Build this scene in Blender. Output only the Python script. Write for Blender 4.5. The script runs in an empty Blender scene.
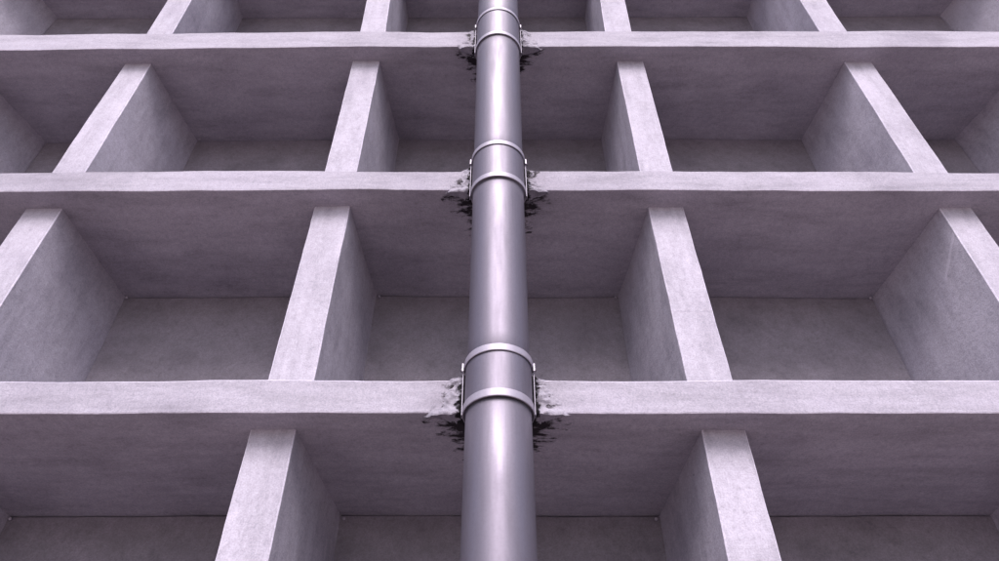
import bpy, bmesh, math, random
from mathutils import Vector, noise
random.seed(7)
R = math.radians
C = bpy.context.scene.collection
SC = bpy.context.scene

# ------------------------------------------------------------------ camera, sky, sun, exposure
cam = bpy.data.objects.new('camera', bpy.data.cameras.new('camera')); C.objects.link(cam)
cam.data.sensor_width = 36.0
cam.data.lens = 36.0 * 760.0 / 999.0
cam.data.clip_start = 0.05; cam.data.clip_end = 3000
cam.location = (0, 0, 1.5)
from mathutils import Matrix
cam.rotation_mode = 'QUATERNION'
cam.rotation_quaternion = (Matrix.Rotation(R(90 + 45.16), 4, 'X') @ Matrix.Rotation(R(-0.15), 4, 'Z')).to_quaternion()
SC.camera = cam
EYE = 1.5                                    # camera height; all heights below are measured from it

w = bpy.data.worlds.new('World'); SC.world = w; w.use_nodes = True
nt = w.node_tree
sky = nt.nodes.new('ShaderNodeTexSky'); sky.sky_type = 'NISHITA'; sky.sun_disc = False
sky.sun_elevation = R(50); sky.sun_rotation = R(180)
sky.air_density = 1.0; sky.dust_density = 4.0; sky.ozone_density = 1.0
bg = nt.nodes['Background']; bg.inputs['Strength'].default_value = 0.135
nt.links.new(sky.outputs[0], bg.inputs[0])

sd = bpy.data.lights.new('sun', 'SUN'); sd.energy = 2.2; sd.angle = R(30); sd.color = (1.0, 0.955, 1.0)
sun = bpy.data.objects.new('sun', sd); C.objects.link(sun)
sun.rotation_euler = (R(40), 0, 0)           # 50 degrees up, behind the camera
sun.location = (0, -5, 12)

SC.view_settings.view_transform = 'Standard'; SC.view_settings.look = 'None'
SC.view_settings.exposure = 0.80; SC.view_settings.gamma = 1.0
SC.view_settings.use_curve_mapping = False

# ------------------------------------------------------------------ materials
def mat(name):
    m = bpy.data.materials.new(name); m.use_nodes = True
    return m, m.node_tree, m.node_tree.nodes['Principled BSDF']
def N(t, kind, **kw):
    n = t.nodes.new(kind)
    for k, v in kw.items():
        if k in n.inputs: n.inputs[k].default_value = v
        else: setattr(n, k, v)
    return n
def math_node(t, op, a, b=None, clamp=False):
    n = t.nodes.new('ShaderNodeMath'); n.operation = op; n.use_clamp = clamp
    for i, v in enumerate((a, b)):
        if v is None: continue
        if isinstance(v, (int, float)): n.inputs[i].default_value = v
        else: t.links.new(v, n.inputs[i])
    return n.outputs[0]
def noise_tex(t, coord, scale, stretch=(1, 1, 1), detail=4, rough=0.6):
    mp = N(t, 'ShaderNodeMapping'); mp.inputs['Scale'].default_value = stretch
    t.links.new(coord, mp.inputs[0])
    n = N(t, 'ShaderNodeTexNoise'); n.inputs['Scale'].default_value = scale
    n.inputs['Detail'].default_value = detail; n.inputs['Roughness'].default_value = rough
    t.links.new(mp.outputs[0], n.inputs['Vector'])
    return n.outputs[0]
def ramp(t, val, stops):
    r = N(t, 'ShaderNodeValToRGB'); e = r.color_ramp.elements
    while len(e) < len(stops): e.new(0.5)
    for i, (p, c) in enumerate(stops):
        e[i].position = p; e[i].color = (c[0], c[1], c[2], 1) if isinstance(c, tuple) else (c, c, c, 1)
    t.links.new(val, r.inputs[0]); return r.outputs[0]
def mix(t, fac, a, b, mode='MIX'):
    n = N(t, 'ShaderNodeMix'); n.data_type = 'RGBA'; n.blend_type = mode
    if isinstance(fac, float): n.inputs[0].default_value = fac
    else: t.links.new(fac, n.inputs[0])
    for i, v in ((6, a), (7, b)):
        if isinstance(v, tuple): n.inputs[i].default_value = (*v, 1)
        else: t.links.new(v, n.inputs[i])
    return n.outputs[2]

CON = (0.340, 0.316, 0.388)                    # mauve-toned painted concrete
def concrete(name, stretch, base=CON, stain=False, patch=False, gain=1.0, marks=False):
    m, t, b = mat(name)
    gi = N(t, 'ShaderNodeNewGeometry'); co = gi.outputs['Position']
    streak = noise_tex(t, co, 9, stretch, 6, 0.68)
    blot = noise_tex(t, co, 2.3, (1, 1, 1), 5, 0.6)
    grain = noise_tex(t, co, 170, (1, 1, 1), 3, 0.7)
    fleck = noise_tex(t, co, 48, (1, 1, 1), 4, 0.65)
    c0 = tuple(min(1, x * gain) for x in base)
    col = mix(t, 1.0, c0, ramp(t, streak, [(0.28, 0.76), (0.5, 0.97), (0.75, 1.10)]), 'MULTIPLY')
    col = mix(t, 1.0, col, ramp(t, blot, [(0.3, (0.80, 0.79, 0.81)), (0.52, (1, 1, 1)), (0.75, (1.08, 1.07, 1.09))]), 'MULTIPLY')
    col = mix(t, 1.0, col, ramp(t, grain, [(0.25, 0.76), (0.5, 1.0), (0.75, 1.20)]), 'MULTIPLY')
    col = mix(t, 1.0, col, ramp(t, fleck, [(0.22, 0.72), (0.38, 0.94), (0.7, 1.08)]), 'MULTIPLY')
    # pinholes in the render coat
    vo = N(t, 'ShaderNodeTexVoronoi'); vo.inputs['Scale'].default_value = 3.2; t.links.new(co, vo.inputs['Vector'])
    pin = math_node(t, 'LESS_THAN', vo.outputs['Distance'], 0.012)
    col = mix(t, pin, col, (0.06, 0.045, 0.055))
    if marks:                                  # a pour joint on one fin, two chalky scratches on another
        sx = N(t, 'ShaderNodeSeparateXYZ'); t.links.new(co, sx.inputs[0])
        X, Y, Z = sx.outputs
        def within(v, a, h): return math_node(t, 'LESS_THAN', math_node(t, 'ABSOLUTE', math_node(t, 'SUBTRACT', v, a)), h)
        def both(*ms):
            o = ms[0]
            for q in ms[1:]: o = math_node(t, 'MULTIPLY', o, q)
            return o
        wob = math_node(t, 'ADD', Z, math_node(t, 'MULTIPLY', fleck, 0.012))
        crack = both(within(wob, EYE + 1.940, 0.0028), within(X, 0.72, 0.12), within(Y, 2.09, 0.02))
        col = mix(t, math_node(t, 'MULTIPLY', crack, 0.22), col, (0.16, 0.13, 0.17))
        dg = math_node(t, 'ADD', math_node(t, 'ADD', Y, Z), math_node(t, 'MULTIPLY', fleck, 0.02))
        sc = both(within(dg, EYE + 4.49, 0.010), within(Y, 2.165, 0.068), within(X, 1.85, 0.10))
        col = mix(t, math_node(t, 'MULTIPLY', sc, 0.22), col, (0.72, 0.66, 0.80))
    if stain:
        sx = N(t, 'ShaderNodeSeparateXYZ'); t.links.new(co, sx.inputs[0])
        ax = math_node(t, 'ABSOLUTE', math_node(t, 'ADD', sx.outputs[0], 0.004))
        u = math_node(t, 'MULTIPLY', math_node(t, 'SUBTRACT', ax, 0.10), 1 / 0.14)
        v = math_node(t, 'MULTIPLY', math_node(t, 'SUBTRACT', sx.outputs[1], 2.0), 1 / 0.24)
        v = math_node(t, 'MAXIMUM', v, 0.0)
        # outer reach of the mould, streaked sideways
        reach = math_node(t, 'ADD', math_node(t, 'MAXIMUM', u, 0.0), v)
        ns = noise_tex(t, co, 21, (0.7, 1.7, 1.0), 6, 0.72)
        thr = math_node(t, 'ADD', math_node(t, 'MULTIPLY', reach, 0.27), 0.225)
        front = math_node(t, 'LESS_THAN', sx.outputs[1], 2.012)          # the face itself is stained less far out
        thr = math_node(t, 'ADD', thr, math_node(t, 'MULTIPLY', front, math_node(t, 'MULTIPLY', math_node(t, 'MAXIMUM', u, 0.0), 0.30)))
        st = math_node(t, 'MULTIPLY', math_node(t, 'SUBTRACT', ns, thr), 9, True)
        near = math_node(t, 'LESS_THAN', reach, 1.25)
        st = math_node(t, 'MULTIPLY', math_node(t, 'MULTIPLY', st, near), 1.0)
        col = mix(t, st, col, (0.012, 0.009, 0.014))
        # washed-out grey halo round the mould
        halo = math_node(t, 'MULTIPLY', math_node(t, 'SUBTRACT', 1.3, reach), 0.22, True)
        col = mix(t, math_node(t, 'MULTIPLY', halo, ns), col, (0.12, 0.095, 0.12))
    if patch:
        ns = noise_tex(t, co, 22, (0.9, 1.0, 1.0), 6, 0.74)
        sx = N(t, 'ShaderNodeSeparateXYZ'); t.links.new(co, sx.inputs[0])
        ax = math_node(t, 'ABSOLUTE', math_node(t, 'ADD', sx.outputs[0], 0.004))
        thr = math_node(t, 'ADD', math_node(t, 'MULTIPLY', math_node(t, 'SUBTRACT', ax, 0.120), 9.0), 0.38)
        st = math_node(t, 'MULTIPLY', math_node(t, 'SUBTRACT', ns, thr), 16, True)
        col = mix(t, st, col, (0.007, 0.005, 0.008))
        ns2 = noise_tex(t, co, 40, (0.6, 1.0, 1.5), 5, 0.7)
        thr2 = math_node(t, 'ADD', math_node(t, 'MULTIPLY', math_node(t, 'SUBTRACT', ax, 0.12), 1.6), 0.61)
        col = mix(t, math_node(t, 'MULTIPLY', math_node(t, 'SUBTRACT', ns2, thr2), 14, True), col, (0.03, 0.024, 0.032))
    t.links.new(col, b.inputs['Base Color'])
    b.inputs['Roughness'].default_value = 0.88
    b.inputs['Specular IOR Level'].default_value = 0.25
    h = math_node(t, 'ADD', math_node(t, 'MULTIPLY', streak, 1.0), math_node(t, 'MULTIPLY', grain, 0.35))
    h = math_node(t, 'ADD', h, math_node(t, 'MULTIPLY', fleck, 0.5))
    bp = N(t, 'ShaderNodeBump'); bp.inputs['Strength'].default_value = 0.35; bp.inputs['Distance'].default_value = 0.006
    t.links.new(h, bp.inputs['Height']); t.links.new(bp.outputs[0], b.inputs['Normal'])
    return m
M_SLAB = concrete('concrete_slab', (0.35, 1.6, 2.0), stain=True)
M_FIN = concrete('concrete_fin', (1.8, 1.4, 0.4), gain=1.16, marks=True)
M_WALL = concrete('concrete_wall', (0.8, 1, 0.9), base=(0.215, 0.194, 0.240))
M_ARRIS = concrete('highlight_arris', (1, 1, 1), gain=1.75)      # edge highlight painted in as lighter concrete along the corners
M_MORTAR = concrete('mortar', (1, 1, 1), gain=0.86, patch=True)

def metal(name, col, rough, met, grime=True):
    m, t, b = mat(name)
    gi = N(t, 'ShaderNodeNewGeometry'); co = gi.outputs['Position']
    n1 = noise_tex(t, co, 14, (2.2, 2.2, 0.25), 4, 0.6)
    n2 = noise_tex(t, co, 120, (1, 1, 1), 3, 0.7)
    c = mix(t, 1.0, col, ramp(t, n1, [(0.3, 0.90), (0.55, 1.0), (0.75, 1.05)]), 'MULTIPLY')
    c = mix(t, 1.0, c, ramp(t, n2, [(0.25, 0.90), (0.5, 1.0), (0.8, 1.05)]), 'MULTIPLY')
    if grime:
        n3 = noise_tex(t, co, 30, (1, 1, 0.6), 5, 0.7)
        c = mix(t, ramp(t, n3, [(0.66, 0.0), (0.76, 0.45)]), c, (0.12, 0.10, 0.13))
    if not grime:
        n4 = noise_tex(t, co, 46, (1.5, 1.5, 0.05), 4, 0.7)
        c = mix(t, ramp(t, n4, [(0.56, 0.0), (0.72, 0.30)]), c, tuple(v * 0.55 for v in col))
        n5 = noise_tex(t, co, 60, (1, 1, 0.8), 6, 0.8)
        c = mix(t, ramp(t, n5, [(0.66, 0.0), (0.70, 0.5)]), c, (0.10, 0.085, 0.10))
    t.links.new(c, b.inputs['Base Color'])
    b.inputs['Metallic'].default_value = met
    r = ramp(t, n1, [(0.3, rough + 0.07), (0.7, rough - 0.04)])
    t.links.new(r, b.inputs['Roughness'])
    bp = N(t, 'ShaderNodeBump'); bp.inputs['Strength'].default_value = 0.06; bp.inputs['Distance'].default_value = 0.002
    t.links.new(n2, bp.inputs['Height']); t.links.new(bp.outputs[0], b.inputs['Normal'])
    return m
M_PIPE = metal('zinc_pipe', (0.170, 0.152, 0.196), 0.52, 0.68, False)
M_STRAP = metal('galvanised_strap', (0.34, 0.31, 0.385), 0.5, 0.4)
M_BOLT = metal('bolt_steel', (0.15, 0.135, 0.165), 0.5, 0.6)
M_TOP = concrete('low_bounce_slab_top', (1, 1, 1), base=(0.075, 0.068, 0.078))  # dark tone set to weaken light bounced up into the cells

# ------------------------------------------------------------------ mesh helpers
def link(name, bm, mats, parent=None, smooth=False):
    me = bpy.data.meshes.new(name); bmesh.ops.recalc_face_normals(bm, faces=bm.faces)
    bm.to_mesh(me); bm.free()
    for m in (mats if isinstance(mats, (list, tuple)) else [mats]): me.materials.append(m)
    if smooth:
        for p in me.polygons: p.use_smooth = True
    o = bpy.data.objects.new(name, me); C.objects.link(o)
    if parent: o.parent = parent
    return o
def interp(pts, x):
    if x <= pts[0][0]: return pts[0][1]
    for (a, b), (c, d) in zip(pts, pts[1:]):
        if x <= c:
            k = (x - a) / (c - a); k = k * k * (3 - 2 * k); return b + (d - b) * k
    return pts[-1][1]
def n3(x, y, z): return noise.noise(Vector((x, y, z)))
def loft(sections, arris=()):
    """closed prism from a list of equal-length 3D rings; strips listed in arris get material 1"""
    bm = bmesh.new(); rings = [[bm.verts.new(p) for p in s] for s in sections]
    k = len(rings[0])
    for a, b in zip(rings, rings[1:]):
        for i in range(k):
            f = bm.faces.new((a[i], a[(i + 1) % k], b[(i + 1) % k], b[i]))
            if i in arris: f.material_index = 1
    bm.faces.new(rings[0]); bm.faces.new(rings[-1][::-1])
    return bm
def solid(x0, x1, y0, y1, z0, z1):
    bm = bmesh.new(); bmesh.ops.create_cube(bm, size=1)
    for v in bm.verts:
        v.co = Vector(((x0 + x1) / 2 + v.co.x * (x1 - x0), (y0 + y1) / 2 + v.co.y * (y1 - y0), (z0 + z1) / 2 + v.co.z * (z1 - z0)))
    return bm

# ------------------------------------------------------------------ ground
bm = bmesh.new()
vs = [bm.verts.new((x, y, 0)) for x, y in ((-900, -900), (900, -900), (900, 900), (-900, 900))]; bm.faces.new(vs)
m, t, b = mat('pavement')
gi = N(t, 'ShaderNodeNewGeometry')
c = ramp(t, noise_tex(t, gi.outputs['Position'], 1.5, (1, 1, 1), 6, 0.65), [(0.3, (0.23, 0.190, 0.180)), (0.7, (0.31, 0.258, 0.245))])
t.links.new(c, b.inputs['Base Color']); b.inputs['Roughness'].default_value = 0.9
g = link('ground', bm, m); g['kind'] = 'structure'

# ------------------------------------------------------------------ the concrete grid facade
def empty(name, loc, label, cat):
    o = bpy.data.objects.new(name, None); C.objects.link(o); o.location = loc
    o['label'] = label; o['category'] = cat; return o
fac = empty('concrete_facade', (0, 0, 0), 'mauve-grey concrete facade of deep open square cells between slab edges and fins, behind the downpipe', 'building')
FY = 2.0            # slab edge plane
SB = 0.0887         # fins stand back from it
BK = 2.597          # back wall of the cells
XE = 6.2
# bottom and top edge of each slab front, as measured (x, height above the eye)
BEAMS = [
 ([(0, .235)], [(0, .372)]),
 ([(-1.59, 1.4168), (-1.19, 1.419), (-.79, 1.4197), (-.22, 1.4183), (.25, 1.4125), (.60, 1.4126), (.92, 1.4104), (1.11, 1.4125), (1.58, 1.4114)],
  [(-1.65, 1.5479), (-1.45, 1.5468), (-1.15, 1.5496), (-.825, 1.5522), (-.23, 1.5466), (.396, 1.5437), (.82, 1.5439), (1.155, 1.5445), (1.645, 1.5429)]),
 ([(-2.12, 2.5539), (-1.86, 2.5563), (-1.06, 2.5597), (-.61, 2.5675), (-.29, 2.5572), (.257, 2.5522), (.64, 2.554), (1.06, 2.5515), (1.57, 2.5426), (2.11, 2.5444)],
  [(-2.18, 2.6867), (-1.95, 2.6915), (-1.09, 2.7009), (-.30, 2.6887), (.265, 2.6892), (.527, 2.6881), (1.09, 2.6856), (1.61, 2.6805), (2.17, 2.6694)]),
 ([(-2.69, 3.7807), (-2.02, 3.7926), (-1.34, 3.80), (-.78, 3.8148), (-.26, 3.8053), (.55, 3.8077), (1.09, 3.8048), (1.95, 3.7913), (2.70, 3.7917)],
  [(-2.77, 3.9542), (-2.08, 3.9645), (-1.38, 3.9747), (-.80, 3.9868), (-.33, 3.9724), (.173, 3.9756), (.56, 3.9793), (1.39, 3.9747), (1.95, 3.974), (2.40, 3.9751), (2.78, 3.9636)]),
 ([(0, 5.44)], [(0, 5.61)]),
 ([(0, 6.95)], [(0, 7.12)]),
]
BACKDROP = [-.03, -.034, -.053, 0.0, -.055, -.05]      # how far each soffit falls towards the back wall
def slab(i):
    bot, top = BEAMS[i]; secs = []; x = -XE
    while x <= XE + 1e-6:
        q = i * 7.3
        zb = EYE + interp(bot, x) + .0022 * n3(x * 6, q, 0) + .0007 * n3(x * 24, q, 3)
        zt = EYE + interp(top, x) + .0022 * n3(x * 5, q, 9) + .0007 * n3(x * 22, q, 5)
        yf = FY + .003 * n3(x * 3, q, 20) + .0010 * n3(x * 19, q, 8)
        zk = zb + BACKDROP[i] + .003 * n3(x * 3, q, 40)
        e = .0058 + .0018 * n3(x * 9, q, 2)
        ym = (yf + BK) / 2
        secs.append([(x, yf + e * .4, zb), (x, yf, zb + e * .6), (x, yf, zt - e), (x, yf + e, zt), (x, BK + .12, zt + .01),
                     (x, BK + .12, zk), (x, BK, zk), (x, ym, (zb + zk) / 2 + .004 * n3(x * 2.5, q, 33))])
        x += .04
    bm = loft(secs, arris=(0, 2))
    for f in bm.faces:
        if f.material_index == 0 and min(v.co.z for v in f.verts) > EYE + interp(top, f.verts[0].co.x) - .02 and max(v.co.y for v in f.verts) > BK: f.material_index = 2
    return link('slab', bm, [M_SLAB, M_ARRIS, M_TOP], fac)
SLABS = [slab(i) for i in range(len(BEAMS))]

# fins: row -> list of (front left, front right, back left, back right) at the top, and the same front edges at the bottom
FINS = {
 1: [(-2.054, -1.887, -2.11, -1.817, -2.054, -1.887), (-.8124, -.6644, -.87, -.592, -.8142, -.6563), (.6562, .7989, .590, .87, .6414, .8046), (1.892, 2.05, 1.813, 2.11, 1.892, 2.05)],
 2: [(-2.0429, -1.8869, -2.10, -1.778, -2.0546, -1.8867), (-.798, -.6464, -.86, -.587, -.7997, -.6409), (.6426, .7937, .564, .86, .6449, .8032), (1.8952, 2.0328, 1.764, 2.10, 1.892, 2.048)],
 3: [(-3.02, -2.87, -3.07, -2.69, -3.02, -2.87), (-2.0485, -1.9051, -2.10, -1.7976, -2.0405, -1.8865), (-.8031, -.6567, -.86, -.597, -.7952, -.6491), (.6485, .7918, .610, .86, .6413, .7915), (1.8921, 2.0403, 1.7974, 2.10, 1.8829, 2.0403), (2.88, 3.03, 2.71, 3.08, 2.88, 3.03)],
 4: [(-3.65, -3.50, -3.70, -3.28, -3.65, -3.50), (-2.09, -1.94, -2.13, -1.905, -2.037, -1.8877), (-.840, -.705, -.88, -.675, -.8026, -.6541), (.655, .80, .64, .86, .6115, .7684), (1.877, 2.045, 1.845, 2.10, 1.8626, 2.0191), (3.50, 3.65, 3.28, 3.70, 3.50, 3.65)],
}
FINS[5] = [(a, b, a - .06, b + .06, a, b) for a, b in ((-3.8, -3.65), (-2.06, -1.91), (-.82, -.67), (.64, .79), (1.88, 2.03), (3.65, 3.8))]
for r in (1, 2, 3, 4, 5):          # the bays beyond the frame's sides
    s = 1.24; last = FINS[r][-1]; first = FINS[r][0]; more = []
    x = last[1] + 1.09
    while x < 5.6: more.append((x, x + .15, x - .06, x + .21, x, x + .15)); x += s
    x = first[0] - 1.09; less = []
    while x > -5.6: less.insert(0, (x - .15, x, x - .21, x + .06, x - .15, x)); x -= s
    FINS[r] = less + FINS[r] + more
def fin(r, f):
    tl, tr, bl, br, gl, gr = f
    x = (tl + tr) / 2
    z0 = EYE + interp(BEAMS[r - 1][1], x) - .012; z1 = EYE + interp(BEAMS[r][0], x) + .012
    secs = []; n = 28; q = r * 3.1 + x
    for k in range(n + 1):
        z = z0 + (z1 - z0) * k / n; a = k / n
        l = gl + (tl - gl) * a + .0016 * n3(z * 7, q, 0) + .0008 * n3(z * 25, q, 4)
        rr = gr + (tr - gr) * a + .0016 * n3(z * 7, q, 11) + .0008 * n3(z * 25, q, 14)
        yf = FY + SB + .002 * n3(z * 4, q, 17)
        e = .0042 + .0014 * n3(z * 9, q, 2)
        yb = BK + .02; ym = FY + .6 * (BK - FY)
        cl = .6 + .015 * n3(z * 2, q, 30)
        secs.append([(l + e, yf, z), (rr - e, yf, z), (rr, yf + e, z), (rr + (br - tr) * .5, ym, z), (br, BK - .01, z), (br + .004, yb, z),
                     (bl - .004, yb, z), (bl, BK - .01, z), (l + (bl - tl) * .5, ym, z), (l, yf + e, z)])
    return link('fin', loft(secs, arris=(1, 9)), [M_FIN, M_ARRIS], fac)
for r in FINS:
    for f in FINS[r]: fin(r, f)
# back panels of the cells, one per cell; their top stops just short of the soffit and leaves the dark joint
for r in FINS:
    xs = [-XE] + [(f[0] + f[1]) / 2 for f in FINS[r]] + [XE]
    for a, b in zip(xs, xs[1:]):
        x = (a + b) / 2
        z0 = EYE + interp(BEAMS[r - 1][1], x) - .05
        bm = bmesh.new(); nx, nz = 18, 14; g = []
        for j in range(nz + 1):
            row = []
            for i in range(nx + 1):
                xx = a + .002 + (b - a - .004) * i / nx
                z1 = EYE + interp(BEAMS[r][0], xx) + BACKDROP[r] - .006 + .004 * n3(xx * 9, r, 1)
                z = z0 + (z1 - z0) * j / nz
                row.append(bm.verts.new((xx, BK + .004 * n3(xx * 2, z * 2, r * 5) + .0, z)))
            g.append(row)
        for j in range(nz):
            for i in range(nx): bm.faces.new((g[j][i], g[j][i + 1], g[j + 1][i + 1], g[j + 1][i]))
        geo = bmesh.ops.extrude_face_region(bm, geom=bm.faces[:])
        bmesh.ops.translate(bm, verts=[v for v in geo['geom'] if isinstance(v, bmesh.types.BMVert)], vec=(0, .08, 0))
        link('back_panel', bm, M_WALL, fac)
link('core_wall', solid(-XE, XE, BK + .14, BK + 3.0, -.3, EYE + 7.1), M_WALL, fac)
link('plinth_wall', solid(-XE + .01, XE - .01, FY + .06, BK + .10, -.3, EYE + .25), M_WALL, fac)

# ------------------------------------------------------------------ broken mortar where the pipe is let into each slab edge
PX = -.004; PY = 1.94
def mortar(i, side):
    bot, top = BEAMS[i]; nu, nv = 46, 34; q = i * 5.7 + side * 2.9
    reach = .135 + .012 * math.sin(i * 2.1 + side)
    bm = bmesh.new(); front = []; zb0 = EYE + interp(bot, 0); zt0 = EYE + interp(top, 0)
    for a in range(nu + 1):
        u = a / nu; x = PX + side * (.095 + u * reach)
        row = []
        for b in range(nv + 1):
            v = b / nv
            low = -.016 * min(1, (1 - u) * 7) * (.55 + .45 * (1 - u)) * (1 + .55 * (i - 1)) + .005 * n3(x * 40, q, 4)
            high = .014 * (1 - u) ** 1.5 + .007 * n3(x * 30, q, 8)
            z = zb0 + low - .004 + v * (zt0 - zb0 + high - low - .0)
            edge = min(1.0, (1 - u) * 3.0)
            # mostly skin-thin; a thicker lip along the bottom, spalled and pitted next to the pipe
            lip = math.exp(-((v - .05) / .10) ** 2) * .012 * min(1, (1 - u) * 2.2)
            crag = (n3(x * 32, z * 32, q) * .6 + n3(x * 75, z * 75, q) * .4)
            t_ = lip + (.003 + .008 * max(0, 1 - u * 1.7)) * edge + .018 * crag * max(0, 1.1 - u * 1.1)
            t_ -= .012 * math.exp(-((v - .20 - .12 * (1 - u) - .05 * n3(x * 45, q, 6)) / .05) ** 2) * max(0, .35 + n3(x * 38, q, 12)) * min(1, (1 - u) * 4)
            if u > .8: t_ -= .02 * (u - .8) / .2 * (1 + 2 * n3(x * 30, z * 30, q + 2))
            if u > .3 and v > .35: t_ -= .018 * min(1, (u - .3) * 3) * (v - .3)
            row.append(bm.verts.new((x, FY - t_, z)))
        front.append(row)
    for a in range(nu):
        for b in range(nv): bm.faces.new((front[a][b], front[a + 1][b], front[a + 1][b + 1], front[a][b + 1]))
    # underside running back on the soffit, and a rim that closes the lump into the slab
    under = [[bm.verts.new((front[a][0].co.x, FY + .01 + .055 * (1 - a / nu) * (.6 + .6 * abs(n3(a * .35, q, 1))), front[a][0].co.z + (.004 + .010 * a / nu))) for a in range(nu + 1)],
             [bm.verts.new((front[a][0].co.x, FY + .07, zb0 + .03)) for a in range(nu + 1)]]
    topr = [bm.verts.new((front[a][nv].co.x, FY + .03, front[a][nv].co.z - .004)) for a in range(nu + 1)]
    for a in range(nu):
        bm.faces.new((front[a][0], under[0][a], under[0][a + 1], front[a + 1][0]))
        bm.faces.new((under[0][a], under[1][a], under[1][a + 1], under[0][a + 1]))
        bm.faces.new((front[a][nv], front[a + 1][nv], topr[a + 1], topr[a]))
    o = link('mortar_patch', bm, M_MORTAR, SLABS[i])
    return o
for i in (1, 2, 3, 4):
    for s in (-1, 1): mortar(i, s)

# little plugs left in the upper back corners of the cells
CORN = [(2, -1.778, 2.5067), (2, -.587, 2.5123), (2, .564, 2.5015), (2, 1.764, 2.4939), (1, -1.817, 1.3825), (1, -.592, 1.3811), (1, .590, 1.3757), (3, -1.7976, 3.8158), (3, 1.7974, 3.7994)]
for r, x, z in CORN:
    s = 1 if x < 0 else -1
    bm = bmesh.new(); bmesh.ops.create_icosphere(bm, subdivisions=2, radius=.0062)
    for v in bm.verts:
        v.co *= 1 + .25 * n3(v.co.x * 90, v.co.y * 90, x)
        v.co += Vector((x + s * .018, BK - .012, EYE + z - .018))
    link('corner_plug', bm, M_FIN, SLABS[r])

# ------------------------------------------------------------------ the downpipe
pipe = empty('downpipe', (PX, PY, 0), 'round grey metal downpipe running up the centre of the facade with double strap brackets', 'drainpipe')
def ring_tube(z0, r0, z1, r1, thick=.004, seg=128, lip=0.0):
    """hollow tube with rolled ends, in pipe coordinates"""
    prof = [(r0 - .003, z0), (r0, z0 + .004)]
    steps = 10
    for k in range(1, steps): a = k / steps; prof.append((r0 + (r1 - r0) * a, z0 + .004 + (z1 - z0 - .008) * a))
    prof += [(r1, z1 - .004), (r1 - .003, z1), (r1 - thick - .003, z1), (r0 - thick - .003, z0)]
    bm = bmesh.new(); rings = []
    for r_, z in prof:
        rings.append([bm.verts.new((r_ * math.cos(2 * math.pi * i / seg), r_ * math.sin(2 * math.pi * i / seg), z)) for i in range(seg)])
    for a, b in zip(rings, rings[1:] + rings[:1]):
        for i in range(seg): bm.faces.new((a[i], a[(i + 1) % seg], b[(i + 1) % seg], b[i]))
    return bm
BR = [(1.373, 1.547), (2.441, 2.660), (3.620, 3.890), (5.05, 5.33)]      # lower and upper strap heights
# pipe lengths and the wider sockets between the straps
LEN = [(-1.5, .1025, 1.37, .1022), (1.53, .1012, 2.45, .1040), (2.64, .1045, 3.63, .1095), (3.87, .1110, 5.06, .1130), (5.30, .1130, 7.2, .1130)]
for z0, r0, z1, r1 in LEN: link('pipe_length', ring_tube(EYE + z0, r0, EYE + z1, r1), M_PIPE, pipe, True)
SOCK = [.1062, .1085, .1130, .116]
for (a, b), r_ in zip(BR, SOCK): link('socket', ring_tube(EYE + a - .012, r_, EYE + b + .004, r_), M_PIPE, pipe, True)
def strap(parent, z, r_, h, ph, tilt=0.0):
    seg = 128; t_ = .0032; bm = bmesh.new(); rings = []
    for rr, zz in ((r_, -h / 2), (r_ + t_ - .001, -h / 2), (r_ + t_, -h / 2 + .002), (r_ + t_, h / 2 - .002), (r_ + t_ - .001, h / 2), (r_, h / 2)):
        rings.append([bm.verts.new(((rr + .0006 * math.sin(3 * th + ph)) * math.cos(th), (rr + .0006 * math.sin(3 * th + ph)) * math.sin(th), z + zz + .0012 * math.sin(th + ph) + tilt * (1 + math.sin(th)) * rr))
                      for th in [2 * math.pi * i / seg for i in range(seg)]])
    for a, b in zip(rings, rings[1:] + rings[:1]):
        for i in range(seg): bm.faces.new((a[i], a[(i + 1) % seg], b[(i + 1) % seg], b[i]))
    return link('strap', bm, M_STRAP, parent, False)
for k, ((a, b), r_) in enumerate(zip(BR, SOCK)):
    # the bracket: a saddle plate let into the slab behind the pipe, a bar on either hand, two straps round the pipe
    br = link('bracket', solid(-r_ - .004, r_ + .004, .115, .135, EYE + b - .09, EYE + b - .03), M_STRAP, pipe)
    for s in (-1, 1):
        x0 = s * (r_ + .0055); x1 = s * (r_ + .0085)
        bm = solid(min(x0, x1), max(x0, x1), -.010, .010, EYE + a - .016, EYE + b + .012)
        bmesh.ops.bevel(bm, geom=bm.edges[:], offset=.001, segments=1, affect='EDGES')
        link('side_bar', bm, M_STRAP, br)
    hs = (.028, .027, .028, .028)[k]; tl = (0, .09, .06, .06)[k]
    strap(br, EYE + a, r_ + .002, hs, k, tl); strap(br, EYE + b, r_ + .002, hs * .95, k + 2, tl)
    for s in (-1, 1):                      # closing bolts of the upper strap
        bm = bmesh.new()
        bmesh.ops.create_cone(bm, cap_ends=True, segments=6, radius1=.006, radius2=.0055, depth=.006,
                              matrix=Matrix.Translation((s * (r_ + .0128), -.004, EYE + b - .012)) @ Matrix.Rotation(R(90), 4, 'Y'))
        link('bolt', bm, M_BOLT, br)
        link('clamp_lug', solid(min(s * (r_ + .006), s * (r_ + .0108)), max(s * (r_ + .006), s * (r_ + .0108)), -.020, -.012, EYE + b - .026, EYE + b + .004), M_STRAP, br)
